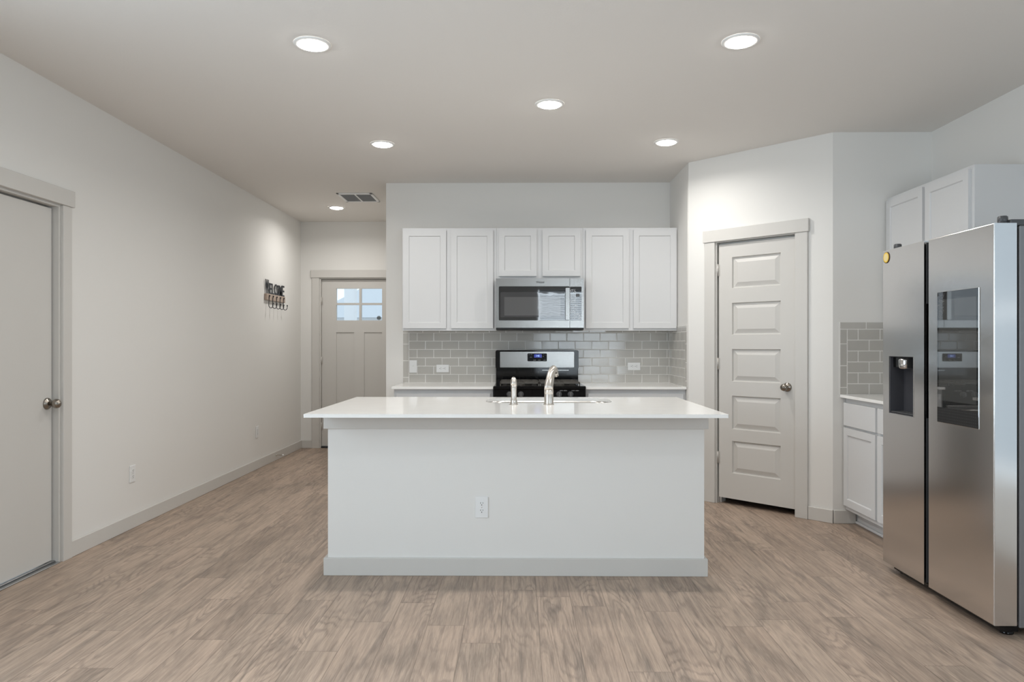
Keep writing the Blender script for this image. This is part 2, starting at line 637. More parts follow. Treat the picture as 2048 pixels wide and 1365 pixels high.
# rear windows with blinds (seen in the microwave and fridge as reflections)
for k, (a, b) in enumerate(REAR_WINDOWS):
    r = struct_root('window_1', ((a + b) / 2, REAR, WIN_Z0))
    f = MB()
    for x in (a, (a + b) / 2 - 0.03, b - 0.06):
        f.box(x, x + 0.06, REAR - 0.12, REAR - 0.07, WIN_Z0, WIN_Z1)
    for z in (WIN_Z0, (WIN_Z0 + WIN_Z1) / 2 - 0.025, WIN_Z1 - 0.06):
        f.box(a, b, REAR - 0.115, REAR - 0.075, z, z + 0.06)
    f.build('window_frame', 'trim', r)
    MB().box(a, b, REAR - 0.097, REAR - 0.093, WIN_Z0, WIN_Z1).build('window_pane', 'glass', r)
    bl = thing('window_blind', 'grey horizontal slat blind on the rear window behind the camera',
               'blind', ((a + b) / 2, REAR - 0.01, WIN_Z0))
    s = MB()
    z = WIN_Z0 + 0.05
    while z < WIN_Z1 - 0.07:
        s.M = Matrix.Translation((0, REAR - 0.012, z)) @ Matrix.Rotation(math.radians(25), 4, 'X')
        s.box(a + 0.03, b - 0.03, -0.022, 0.022, -0.0015, 0.0015)
        z += 0.046
    s.build('slats', 'blind', bl)
    bx('head_rail', 'blind', bl, a + 0.02, b - 0.02, REAR - 0.04, REAR + 0.01, WIN_Z1 - 0.055, WIN_Z1 - 0.005)


for nm, wx, sg in (('window_2', RX, 1), ('window_left_added', LX, -1)):  # left window is added, out of view, to light the right wall
    r = struct_root(nm, (wx, sum(SIDE_WINDOW) / 2, WIN_Z0))
    f = MB()
    a, b = SIDE_WINDOW
    xa, xb = sorted((wx + sg * 0.06, wx + sg * 0.12))
    for y in (a, (a + b) / 2 - 0.03, b - 0.06):
        f.box(xa, xb, y, y + 0.06, WIN_Z0, WIN_Z1)
    for z in (WIN_Z0, (WIN_Z0 + WIN_Z1) / 2 - 0.025, WIN_Z1 - 0.06):
        f.box(xa + 0.005, xb - 0.005, a, b, z, z + 0.06)
    f.build('window_frame', 'trim', r)
    MB().box(xa + 0.028, xb - 0.028, a, b, WIN_Z0, WIN_Z1).build('window_pane', 'glass', r)

# ---------------------------------------------------------------- baseboards
BH, BT = 0.095, 0.015


def baseboard(name, boxes, mat4=None):
    m = MB(mat4)
    for q in boxes:
        m.box(*q, 0.0, BH, 0.003, 1)
    struct(name, m, 'trim')


baseboard('baseboard_left', [(LX, LX + BT, REAR, D1Y0 - 0.09), (LX, LX + BT, D1Y1 + 0.078, HALL_Y)])
baseboard('baseboard_hall', [(LX + BT, D2X0 - 0.088, HALL_Y - BT, HALL_Y)])
baseboard('baseboard_pantry', [(0.0, D3X0 - 0.092, -BT, 0), (D3X1 + 0.092, PLEN + 0.004, -BT, 0)], PM)
baseboard('baseboard_nook', [(PB.x + 0.004, PB.x + 0.155, NOOK_Y - BT, NOOK_Y)])


# ---------------------------------------------------------------- doors
def hinge(parent, x, y, z):
    m = MB()
    m.lathe([(0.0065, z - 0.045), (0.0065, z + 0.045)], (x, y, 0), 'Z', 10)
    m.lathe([(0.004, z + 0.045), (0.004, z + 0.05)], (x, y, 0), 'Z', 8)
    m.lathe([(0.004, z - 0.05), (0.004, z - 0.045)], (x, y, 0), 'Z', 8)
    m.box(x - 0.002, x + 0.016, y + 0.004, y + 0.007, z - 0.044, z + 0.044)
    return m.build('hinge', 'hingegrey', parent)


def door_knob(parent, x, y, z, s=1.0):
    """round door knob pointing to local -y"""
    k = MB()
    k.lathe([(0.0335, 0), (0.0335, -0.004), (0.030, -0.009), (0.019, -0.012), (0.0165, -0.016)], (x, y, z), 'Y', 28)
    k = k.build('rosette', 'knobmetal', parent)
    m = MB()
    m.lathe([(0.011, -0.012), (0.011, -0.028), (0.014, -0.033), (0.0225, -0.040), (0.0265, -0.050), (0.0268, -0.058),
             (0.024, -0.067), (0.017, -0.073), (0.010, -0.0745), (0.010, -0.0770), (0.004, -0.0775)], (x, y, z), 'Y', 28)
    m.build('knob', 'knobmetal', k)
    return k


def casing(parent, x0, x1, z, legw=0.09, over=0.012, y=0.0):
    """flat casing around an opening x0..x1 of height z, on a wall face at y, toward -y"""
    m = MB()
    m.box(x0 - legw, x0, y - 0.018, y, 0, z, 0.002, 1)
    m.box(x1, x1 + legw, y - 0.018, y, 0, z, 0.002, 1)
    m.box(x0 - legw - over, x1 + legw + over, y - 0.026, y, z, z + 0.094, 0.002, 1)
    return m.build('casing', 'trim', parent)


def jamb(parent, x0, x1, z, depth, stop_y, y0=0.0, t=0.016):
    m = MB()
    m.box(x0, x0 + t, y0, y0 + depth, 0, z)
    m.box(x1 - t, x1, y0, y0 + depth, 0, z)
    m.box(x0 + t, x1 - t, y0, y0 + depth, z - t, z)
    s = 0.012
    m.box(x0 + t, x0 + t + s, stop_y, y0 + depth, 0, z - t)
    m.box(x1 - t - s, x1 - t, stop_y, y0 + depth, 0, z - t)
    m.box(x0 + t + s, x1 - t - s, stop_y, y0 + depth, z - t - s, z - t)
    return m.build('jamb', 'trim', parent)


# door_1: plain slab door in the left wall.  local x runs toward +Y (away), local -y points to +X (room)
d1 = struct_root('door_1', (LX, D1Y0, 0), math.pi / 2, True)
dw = D1Y1 - D1Y0
casing(d1, 0, dw, D1Z - 0.002, 0.078, 0.018)
jamb(d1, 0, dw, D1Z, 0.12, 0.078)
bx('door_slab', 'door', d1, 0.019, dw - 0.025, 0.034, 0.0775, 0.016, D1Z - 0.027, 0.002, 1)
door_knob(d1, dw - 0.066, 0.034, 0.918)
m = MB()
m.box(0.016, dw - 0.016, -0.012, 0.10, 0.0, 0.006, 0.002, 1)
m.box(0.016, dw - 0.016, 0.018, 0.034, 0.006, 0.014, 0.002, 1)
m.build('threshold', 'foil', d1)

# door_2: craftsman front door at the end of the hall.  local x = X, -y toward the camera
d2 = struct_root('door_2', (D2X0, HALL_Y, 0), 0, True)
dw = D2X1 - D2X0
ox = -D2X0
casing(d2, 0, dw, D2Z - 0.002, 0.088, 0.012)
jamb(d2, 0, dw, D2Z, 0.12, 0.079)
GX0, GX1, GZ0, GZ1 = -2.222 + ox, -1.665 + ox, 1.549, 1.937
GM, GZ = -1.930 + ox, 1.749
pan = [(-2.223 + ox, -2.005 + ox, 0.26, 1.404), (-1.883 + ox, -1.665 + ox, 0.26, 1.404)]
hol = [(GX0, GM - 0.013, GZ0, GZ - 0.012), (GM + 0.013, GX1, GZ0, GZ - 0.012),
       (GX0, GM - 0.013, GZ + 0.012, GZ1), (GM + 0.013, GX1, GZ + 0.012, GZ1)]
MB().slab(0.019, dw - 0.019, 0.02, D2Z - 0.021, 0.034, 0.078, pan, [(0, 0), (0.002, 0.011)], hol).build('door_slab', 'door', d2)
for q in hol:
    bx('glass_pane', 'glass', d2, q[0] - 0.004, q[1] + 0.004, 0.054, 0.058, q[2] - 0.004, q[3] + 0.004)
st = MB()
st.lathe([(0.026, 0.0535), (0.026, 0.0528)], (-1.707 + ox, 0, 1.579), 'Y', 24)
st = st.build('window_sticker', 'sticker', d2)
bx('sticker_band', 'logo', st, -1.732 + ox, -1.682 + ox, 0.0520, 0.0527, 1.5745, 1.5835)
for z in (1.786, 1.06, 0.26):
    hinge(d2, 0.0175, 0.026, z)
m = MB()
m.box(0.016, dw - 0.016, 0.0, 0.12, 0.0, 0.019, 0.003, 1)
m.build('threshold', 'rackblack', d2)

# door_3: five-panel pantry door on the diagonal wall
d3 = struct_root('door_3', PA, PANG, True)
casing(d3, D3X0, D3X1, D3Z - 0.002, 0.090, 0.010)
jamb(d3, D3X0, D3X1, D3Z, 0.12, 0.052, t=0.009)
px0, px1 = 0.379, 0.768
pan = [(px0, px1, a, b) for a, b in ((1.694, 1.937), (1.330, 1.580), (0.966, 1.219), (0.594, 0.855), (0.250, 0.502))]
MB().slab(D3X0 + 0.022, D3X1 - 0.012, 0.05, D3Z - 0.026, 0.012, 0.047, pan,
          [(0, 0), (0.006, 0.016), (0.012, 0.016), (0.044, 0.003), (0.0445, 0.003)]).build('door_slab', 'door', d3)
door_knob(d3, 0.818, 0.012, 0.940)
for z in (1.842, 1.102, 0.363):
    hinge(d3, D3X0 + 0.0155, 0.006, z)

# ---------------------------------------------------------------- outside the front door
gy = HALL_Y + T
struct('ground', MB().box(-40, 40, gy, 70, -0.25, -0.05), 'concrete')
pp = thing('porch_post', 'square pale porch post outside the front door glass', 'post', (-2.56, 10.6, -0.05))
bx('shaft', 'siding', pp, -2.63, -2.47, 10.5, 10.66, -0.05, 2.9, 0.004, 1)
bx('plinth', 'siding', pp, -2.68, -2.42, 10.45, 10.71, -0.05, 0.2, 0.004, 1)


def neighbour(x, y, w, ridge, label):
    h = thing('neighbour_house', label, 'house', (x, y, -0.05), group='houses across the street')
    bx('house_wall', 'siding', h, x - w / 2, x + w / 2, y, y + 8, -0.05, 2.5)
    m = MB()
    e = 0.4
    m.loft([[(x - w / 2 - e, yy, 2.45), (x + w / 2 + e, yy, 2.45), (x, yy, ridge)] for yy in (y - e, y + 8 + e)], True, True, False)
    m.build('house_roof', 'roof', h)
    bx('house_window', 'logo', h, x - 0.8, x + 0.8, y - 0.03, y + 0.01, 0.8, 2.0)


neighbour(-16.0, 40, 9.0, 4.5, 'pale neighbouring house roof low in the left panes of the front door')
neighbour(-5.9, 31, 6.2, 4.25, 'pale neighbouring house roof low in the right panes of the front door')


# ================================================================ tile backsplash
def tile_at(m, x0, x1, z0, z1, g=0.0016, th=0.007):
    x0, x1, z0, z1 = x0 + g, x1 - g, z0 + g, z1 - g
    if x1 - x0 < 0.006 or z1 - z0 < 0.006:
        return
    b = 0.0035
    ja, jb = random.uniform(-1, 1) * 0.0006, random.uniform(-1, 1) * 0.0006
    y = -th
    lo = [[(x0, 0, z0), (x1, 0, z0), (x1, 0, z1), (x0, 0, z1)],
          [(x0, y + 0.0022, z0), (x1, y + 0.0022, z0), (x1, y + 0.0022, z1), (x0, y + 0.0022, z1)],
          [(x0 + b * .35, y + 0.0007, z0 + b * .35), (x1 - b * .35, y + 0.0007, z0 + b * .35), (x1 - b * .35, y + 0.0007, z1 - b * .35), (x0 + b * .35, y + 0.0007, z1 - b * .35)],
          [(x0 + b, y + ja + jb, z0 + b), (x1 - b, y - ja + jb, z0 + b), (x1 - b, y - ja - jb, z1 - b), (x0 + b, y + ja - jb, z1 - b)]]
    m.loft(lo, False, True, False)


TW, TH = 0.153, 0.0765


def field(m, x0, x1, z0, rows, phase):
    for r in range(rows):
        ph = phase + (TW / 2 if r % 2 else 0)
        k = math.floor((x0 - ph) / TW)
        x = ph + k * TW
        while x < x1:
            tile_at(m, max(x, x0), min(x + TW, x1), z0 + r * TH, z0 + (r + 1) * TH)
            x += TW


def splash(name, label, loc, rotz, x0, x1, z0, phase, col_left=None, col_right=None, top=True):
    """local x along the wall, -y toward the room"""
    r = thing(name, label, 'backsplash', loc, rotz, local=True)
    r['kind'] = 'structure'
    ztop = z0 + 6 * TH
    et = 0.05
    m = MB()
    field(m, x0, x1, z0, 6, phase)
    gx0, gx1 = x0, x1
    if col_left is not None:
        z = ztop + et
        first = True
        while z > z0 + 0.005:
            zb = max(z - TW, z0)
            if first:
                m2 = [(col_left, z), (x0, z - et), (x0, zb), (col_left, zb)]
                tile_at(m, col_left, x0, zb, z - et)
                first = False
            else:
                tile_at(m, col_left, x0, zb, z)
            z = zb
        gx0 = col_left
    if col_right is not None:
        z = ztop + et
        while z > z0 + 0.005:
            zb = max(z - TW, z0)
            tile_at(m, x1, col_right, zb, min(z, ztop))
            z = zb
        gx1 = col_right
    if top:
        x = gx0
        k = 0
        while x < gx1 - 0.002:
            xe = min(x + TW + (0.0 if k else 0.03), gx1)
            tile_at(m, x, xe, ztop, ztop + et)
            x = xe
            k += 1
    m.build('tiles', 'tile', r)
    bx('grout', 'grout', r, gx0 - 0.002, gx1 + 0.002, -0.0058, 0.0, z0, ztop + (et + 0.002 if top else 0))
    return r


CT = 0.903
splash('tile_backsplash', 'grey glazed subway tile backsplash behind the gas range', (0, KIT_Y, 0), 0, -1.013, KIT_X1 - 0.008, CT, -0.861, col_left=-1.069)
splash('tile_backsplash', 'narrow return of grey subway tile on the side wall right of the upper cabinets', (KIT_X1, KIT_Y, 0), -math.pi / 2, 0.008, 0.622, CT, 0.05, col_right=0.672)
splash('tile_backsplash', 'grey subway tile backsplash on the wall left of the refrigerator', (0, NOOK_Y, 0), 0, 2.297, RX - 0.008, CT, 2.297, col_left=2.247)


# ================================================================ cabinets
SH = [(0, 0), (0.003, 0.0035), (0.0055, 0.009)]
RAIL = 0.049


def cab_door(parent, x0, x1, z0, z1, y, name='cabinet_door', rail=RAIL, th=0.019):
    m = MB()
    m.slab(x0, x1, z0, z1, y - th, y - 0.0005, [(x0 + rail, x1 - rail, z0 + rail, z1 - rail)], SH)
    return m.build(name, 'cabinet', parent)


def upper_cabinet(label, loc, rotz, wd, ht, dp, doors, group=None):
    """local: x 0..wd, front at y=0 toward -y, z 0..ht"""
    r = thing('upper_cabinet', label, 'cabinet', loc, rotz, group, local=True)
    m = MB()
    m.box(0, wd, 0.018, dp, 0.012, ht - 0.0)
    m.box(0, wd, 0, 0.019, 0, ht, 0.0012, 1)
    m.build('carcass', 'cabinet', r)
    for d in doors:
        cab_door(r, d[0], d[1], d[2], d[3], 0.0)
    return r


UD = 0.305
UY = KIT_Y - UD - 0.002
UZ0, UZ1 = 1.375, 2.276
ux0, ux1, ux2, ux3 = -1.0235, -0.2005, 0.5600, KIT_X1 - 0.002
upper_cabinet('tall white shaker wall cabinet left of the microwave', (ux0, UY, UZ0), 0, ux1 - ux0, UZ1 - UZ0, UD,
              [(0.0095, 0.3855, 0.022, 0.879), (0.4295, 0.7965, 0.022, 0.879)], 'white wall cabinets above the range wall')
upper_cabinet('short white shaker wall cabinet directly above the microwave', (ux1 + 0.001, UY, 1.826), 0, ux2 - ux1 - 0.002, UZ1 - 1.826, UD,
              [(0.0225, 0.3535, 0.026, 0.428), (0.4055, 0.7365, 0.026, 0.428)], 'white wall cabinets above the range wall')
upper_cabinet('tall white shaker wall cabinet right of the microwave', (ux2, UY, UZ0), 0, ux3 - ux2, UZ1 - UZ0, UD,
              [(0.024, 0.399, 0.022, 0.879), (0.438, 0.812, 0.022, 0.879)], 'white wall cabinets above the range wall')
# wall cabinet on the right wall; local x runs toward the camera
NX = 2.578
upper_cabinet('white shaker wall cabinet high on the right wall behind the refrigerator top', (NX, NOOK_Y - 0.002, UZ0), -math.pi / 2,
              NOOK_Y - 0.002 - 3.99, UZ1 - UZ0, RX - NX - 0.002,
              [(0.022, 0.458, 0.022, 0.879), (0.488, 0.914, 0.022, 0.879)])


def base_cabinet(label, loc, rotz, wd, dp, fronts, doors, group=None, toe=0.075, ht=0.882):
    r = thing('base_cabinet', label, 'cabinet', loc, rotz, group, local=True)
    m = MB()
    m.box(0, wd, 0.018, dp, 0.10, ht)
    m.box(0, wd, 0, 0.019, 0.10, ht, 0.0012, 1)
    m.build('carcass', 'cabinet', r)
    m = MB()
    m.box(0, wd, toe, toe + 0.018, 0, 0.10)
    m.box(0, wd, toe - 0.012, toe, 0, 0.020, 0.006, 2)
    m.build('toe_kick', 'cabinet', r)
    for d in fronts:
        MB().box(d[0], d[1], -0.019, -0.0005, d[2], d[3], 0.002, 1).build('drawer_front', 'cabinet', r)
    for d in doors:
        cab_door(r, d[0], d[1], d[2], d[3], 0.0)
    return r


BY = 5.83
bl0, bl1 = -1.043, -0.216
br0, br1 = 0.555, KIT_X1 - 0.002
g = 'white base cabinets either side of the range'
base_cabinet('white base cabinet left of the gas range, mostly hidden by the island', (bl0, BY, 0), 0, bl1 - bl0, KIT_Y - BY - 0.002,
             [(0.022, 0.805, 0.69, 0.846)], [(0.022, 0.402, 0.125, 0.672), (0.425, 0.805, 0.125, 0.672)], g)
base_cabinet('white base cabinet right of the gas range, mostly hidden by the island', (br0, BY, 0), 0, br1 - br0, KIT_Y - BY - 0.002,
             [(0.018, 0.808, 0.69, 0.846)], [(0.018, 0.402, 0.125, 0.672), (0.424, 0.808, 0.125, 0.672)], g)
base_cabinet('white base cabinet left of the refrigerator on the right wall', (2.289, NOOK_Y - 0.002, 0), -math.pi / 2, 0.96, RX - 2.289 - 0.002,
             [(0.006, 0.442, 0.690, 0.848), (0.468, 0.94, 0.690, 0.848)],
             [(0.006, 0.442, 0.132, 0.675), (0.468, 0.94, 0.132, 0.675)])


def countertop(label, x0, x1, y0, y1, group=None):
    m = MB().box(x0, x1, y0, y1, CT - 0.020, CT, 0.002, 2)
    o = m.build('countertop', 'quartz')
    return tag(o, label, 'countertop', group)


countertop('white quartz countertop left of the gas range', -1.058, -0.214, BY - 0.04, KIT_Y - 0.001, 'countertops on the range wall')
countertop('white quartz countertop right of the gas range', 0.553, KIT_X1 - 0.001, BY - 0.04, KIT_Y - 0.001, 'countertops on the range wall')
countertop('white quartz countertop left of the refrigerator under the grey tiles', 2.249, RX - 0.001, 3.965, NOOK_Y - 0.001)

# ================================================================ island
IX0, IX1, IY0, IY1 = -1.040, 1.0025, 3.80, 4.63
isl = thing('kitchen_island', 'white kitchen island with painted panel front and baseboard', 'kitchen island', (-0.018, 4.2, 0))
bx('island_body', 'wall', isl, IX0, IX1, IY0, IY0 + 0.115, 0, CT - 0.0205)
m = MB()
m.box(IX0, IX1, IY0 + 0.1155, IY1 - 0.02, 0.10, 0.66)
m.box(IX0, -0.24, IY0 + 0.1155, IY1 - 0.02, 0.66, CT - 0.0205)
m.box(0.61, IX1, IY0 + 0.1155, IY1 - 0.02, 0.66, CT - 0.0205)
m.box(-0.24, 0.61, IY1 - 0.04, IY1 - 0.02, 0.66, CT - 0.0205)
m.box(IX0 + 0.02, IX1 - 0.02, IY0 + 0.1155, IY1 - 0.10, 0.0, 0.10)
m.build('island_cabinet', 'cabinet', isl)
for k, (a, b) in enumerate(((-1.02, -0.64), (-0.62, -0.22), (-0.20, 0.18), (0.20, 0.58), (0.60, 0.98))):
    mm = MB(Matrix.Translation((0, IY1, 0)) @ Matrix.Rotation(math.pi, 4, 'Z'))
    mm.slab(-b, -a, 0.125, 0.86, 0.0 - 0.0, 0.0195, [(-b + RAIL, -a - RAIL, 0.125 + RAIL, 0.86 - RAIL)], SH)
    mm.build('cabinet_door', 'cabinet', isl)
t = 0.0205
m = MB()
m.box(IX0 - t, IX1 + t * 0.8, IY0 - 0.015, IY0, 0, BH, 0.002, 1)
m.box(IX0 - t, IX0, IY0, IY1 - 0.12, 0, BH, 0.002, 1)
m.box(IX1, IX1 + t * 0.8, IY0, IY1 - 0.12, 0, BH, 0.002, 1)
m.build('baseboard', 'trim', isl)
m = MB()
m.box(IX0 - t, IX1 + t, IY0 - 0.015, IY0, 0.796, CT - 0.0205, 0.002, 1)
m.box(IX0 - t, IX0, IY0, IY1 - 0.02, 0.796, CT - 0.0205, 0.002, 1)
m.box(IX1, IX1 + t, IY0, IY1 - 0.02, 0.796, CT - 0.0205, 0.002, 1)
m.build('apron_trim', 'trim', isl)


def rrect(x0, x1, y0, y1, r, n=10):
    pts = []
    for cx, cy, a0 in ((x1 - r, y1 - r, 0), (x0 + r, y1 - r, 90), (x0 + r, y0 + r, 180), (x1 - r, y0 + r, 270)):
        for i in range(n + 1):
            a = math.radians(a0 + 90.0 * i / n)
            pts.append((cx + r * math.cos(a), cy + r * math.sin(a)))
    return pts


SX0, SX1, SY0, SY1 = -0.205, 0.572, 4.205, 4.575
hole = rrect(SX0, SX1, SY0, SY1, 0.11)
outer = rrect(-1.086, 1.050, 3.515, 4.675, 0.004, 3)
mb = MB()
bm = mb.bm
CTB = CT - 0.018
lev = {}
for z in (CT, CTB):
    vo = [bm.verts.new((x, y, z)) for x, y in outer]
    vh = [bm.verts.new((x, y, z)) for x, y in hole]
    es = [bm.edges.new((v[i], v[(i + 1) % len(v)])) for v in (vo, vh) for i in range(len(v))]
    bmesh.ops.triangle_fill(bm, edges=es, use_beauty=True)
    lev[z] = (vo, vh)
for k in (0, 1):
    a, b = lev[CT][k], lev[CTB][k]
    for i in range(len(a)):
        j = (i + 1) % len(a)
        bm.faces.new((a[i], a[j], b[j], b[i]))
o = mb.build('island_countertop', 'quartz')
tag(o, 'large white quartz countertop on the kitchen island with a sink cutout', 'countertop')

sk = thing('sink', 'undermount stainless steel sink sunk in the island countertop', 'sink', ((SX0 + SX1) / 2, (SY0 + SY1) / 2, 0.675))
m = MB()
lo = []
for e, z, r in ((0.012, CTB - 0.0005, 0.115), (-0.002, CTB - 0.0005, 0.11), (-0.004, CTB - 0.02, 0.11), (-0.012, 0.72, 0.10), (-0.03, 0.692, 0.085), (-0.06, 0.684, 0.06)):
    lo.append([(x, y, z) for x, y in rrect(SX0 - e, SX1 + e, SY0 - e, SY1 + e, r)])
m.loft(lo, False, True)
m.build('bowl', 'sinksteel', sk)
m = MB()
m.lathe([(0.055, 0.6845), (0.055, 0.687), (0.045, 0.688), (0.03, 0.686), (0.002, 0.686)], ((SX0 + SX1) / 2, 4.42, 0), 'Z', 28)
m.build('drain', 'chrome', sk)

# faucet: base stands between the camera and the sink; the spout runs away over the bowl
FX, FY = 0.174, 4.085
fc = thing('kitchen_faucet', 'brushed nickel single-lever faucet behind the sink on the island', 'faucet', (FX, FY, CT))
m = MB()
m.lathe([(0.031, CT), (0.031, CT + 0.004), (0.0275, CT + 0.007), (0.027, CT + 0.012), (0.0265, CT + 0.060), (0.0258, CT + 0.0612), (0.0258, CT + 0.0628), (0.0265, CT + 0.064),
         (0.0268, CT + 0.080), (0.0262, CT + 0.088)], (FX, FY, 0), 'Z', 32)
m.build('body', 'nickel', fc)
m = MB()
pts = [(0, 0, .086), (0.0, 0.004, .105), (0.004, 0.018, .130), (0.011, 0.042, .158), (0.018, 0.070, .182), (0.026, 0.100, .199), (0.034, 0.130, .206), (0.041, 0.158, .200), (0.047, 0.180, .184)]
rad = [.0262, .0258, .0248, .0235, .0222, .021, .020, .019, .018]
m.tube([(FX + a, FY + b, CT + c) for a, b, c in pts], rad, 20)
sp = m.build('spout', 'nickel', fc)
m = MB()
m.tube([(FX + .0475, FY + .181, CT + .183), (FX + .0505, FY + .190, CT + .172), (FX + .053, FY + .198, CT + .160)], [.0155, .0165, .0160], 18)
m.build('spray_head', 'nickel', sp)
m = MB()
pts = [(-0.014, -0.016, .088), (-0.012, -0.012, .112), (-0.004, 0.0, .140), (0.008, 0.018, .168), (0.022, 0.045, .192), (0.036, 0.075, .206)]
m.tube([(FX + a, FY + b, CT + c) for a, b, c in pts], [.0145, .0135, .012, .0105, .009, .007], 14, 0.55)
m.build('lever_handle', 'nickel', fc)

sd = thing('soap_dispenser', 'slim brushed nickel soap dispenser left of the kitchen faucet', 'soap dispenser', (-0.030, 4.078, CT))
m = MB()
m.lathe([(0.0255, CT), (0.0255, CT + 0.003), (0.021, CT + 0.008), (0.0195, CT + 0.022), (0.0200, CT + 0.026), (0.0165, CT + 0.030),
         (0.0155, CT + 0.06), (0.0160, CT + 0.09), (0.0172, CT + 0.115)], (-0.030, 4.078, 0), 'Z', 24)
m.build('body', 'nickel', sd)
m = MB()
m.tube([(-.030, 4.078, CT + .113), (-.0305, 4.080, CT + .128), (-.031, 4.090, CT + .141), (-.0315, 4.110, CT + .148), (-.032, 4.135, CT + .146), (-.032, 4.152, CT + .138)],
       [.0172, .0175, .0165, .0135, .011, .0095], 18)
m.build('pump_head', 'nickel', sd)


# ================================================================ outlets and switches
def outlet(label, loc, rotz=0.0, group=None, horizontal=False):
    r = thing('wall_outlet', label, 'outlet', loc, rotz, group, local=True)
    R = Matrix.Rotation(math.pi / 2, 4, 'Y') if horizontal else Matrix.Identity(4)
    MB(R).box(-0.035, 0.035, -0.006, -0.0003, -0.0575, 0.0575, 0.0025, 2).build('cover_plate', 'plastic', r)
    for s in (-1, 1):
        m = MB(R)
        cz = s * 0.0195
        ol = [(0.0168 * math.cos(a), cz + max(-0.0142, min(0.0142, 0.0168 * math.sin(a)))) for a in [2 * math.pi * i / 32 for i in range(32)]]
        m.prism(ol, -0.0078, -0.0055, 'Y')
        q = m.build('receptacle', 'plastic', r)
        m = MB(R)
        m.box(-0.0075, -0.0052, -0.0084, -0.0079, cz + 0.0005, cz + 0.0085)
        m.box(0.0052, 0.0073, -0.0084, -0.0079, cz + 0.0015, cz + 0.0080)
        m.lathe([(0.0026, -0.0084), (0.0026, -0.0079)], (0, 0, cz - 0.0062), 'Y', 12)
        m.build('slots', 'slot', q)
    MB(R).lathe([(0.0028, -0.0073), (0.0028, -0.0059)], (0, 0, 0), 'Y', 12).build('screw', 'nickel', r)
    return r


outlet('white duplex outlet low on the front panel of the kitchen island', (-0.202, IY0, 0.370))
outlet('white wall outlet low on the left wall nearer the plain door', (LX, 4.76, 0.370), math.pi / 2, 'outlets low on the left wall')
outlet('white wall outlet low on the left wall near the end of the hall', (LX, 7.04, 0.372), math.pi / 2, 'outlets low on the left wall')
TYF = KIT_Y - 0.0065
outlet('white sideways outlet on the tiles left of the gas range', (-0.7025, TYF, 1.034), 0, 'sideways outlets on the backsplash', True)
outlet('white sideways outlet on the tiles right of the gas range', (1.055, TYF, 1.054), 0, 'sideways outlets on the backsplash', True)
sw = thing('light_switch', 'white switch plate at the left end of the tiled backsplash', 'switch', (-0.974, TYF, 1.053), 0, None, local=True)
MB().box(-0.035, 0.035, -0.006, -0.0003, -0.0575, 0.0575, 0.0025, 2).build('cover_plate', 'plastic', sw)
m = MB()
m.box(-0.005, 0.005, -0.012, -0.005, -0.002, 0.012, 0.002, 1)
m.build('toggle', 'plastic', sw)

# ================================================================ gas range
GX0, GX1 = -0.2115, 0.5505
GCX = (GX0 + GX1) / 2
GYF = 5.775
gr = thing('gas_range', 'black gas range with stainless backguard and blue clock', 'range', (GCX, 6.1, 0))
bx('range_body', 'blackmat', gr, GX0, GX1, GYF + 0.03, KIT_Y - 0.02, 0.03, 0.885)
m = MB()
m.box(GX0, GX1, GYF - 0.015, KIT_Y - 0.022, 0.885, 0.912, 0.006, 2)
m.build('cooktop', 'black', gr)
m = MB()
m.box(GX0 + 0.002, GX1 - 0.002, GYF - 0.004, GYF + 0.03, 0.765, 0.886, 0.004, 2)
cp = m.build('knob_panel', 'black', gr)
text_mesh('panel_print', 'LOW  HIGH', 0.011, 'print', cp, Matrix.Translation((0.365, GYF - 0.0045, 0.874)) @ RX90, 0.0003)
text_mesh('panel_print', 'LOW  HIGH', 0.011, 'print', cp, Matrix.Translation((0.463, GYF - 0.0045, 0.874)) @ RX90, 0.0003)
for kx in (-0.079, 0.016, 0.330, 0.424):
    m = MB()
    m.lathe([(0.025, GYF - 0.004), (0.025, GYF - 0.010), (0.022, GYF - 0.014), (0.020, GYF - 0.030), (0.017, GYF - 0.033)], (kx, 0, 0.843), 'Y', 24)
    kb = m.build('knob', 'darkgrey', gr)
    bx('knob_grip', 'steel', kb, kx - 0.004, kx + 0.004, GYF - 0.040, GYF - 0.030, 0.826, 0.861, 0.0015, 1)
m = MB()
m.box(GX0 + 0.004, GX1 - 0.004, GYF - 0.008, GYF + 0.03, 0.225, 0.755, 0.004, 2)
od = m.build('oven_door', 'steel', gr)
bx('oven_window', 'blackglass', od, GX0 + 0.12, GX1 - 0.12, GYF - 0.0095, GYF - 0.007, 0.33, 0.62)
m = MB()
m.tube([(GX0 + 0.06, GYF - 0.055, 0.715), (GX1 - 0.06, GYF - 0.055, 0.715)], 0.012, 14)
for xx in (GX0 + 0.09, GX1 - 0.09):
    m.tube([(xx, GYF - 0.055, 0.715), (xx, GYF - 0.006, 0.715)], 0.009, 10)
m.build('handle', 'steel', od)
bx('storage_drawer', 'steel', gr, GX0 + 0.004, GX1 - 0.004, GYF - 0.006, GYF + 0.03, 0.06, 0.215, 0.004, 2)
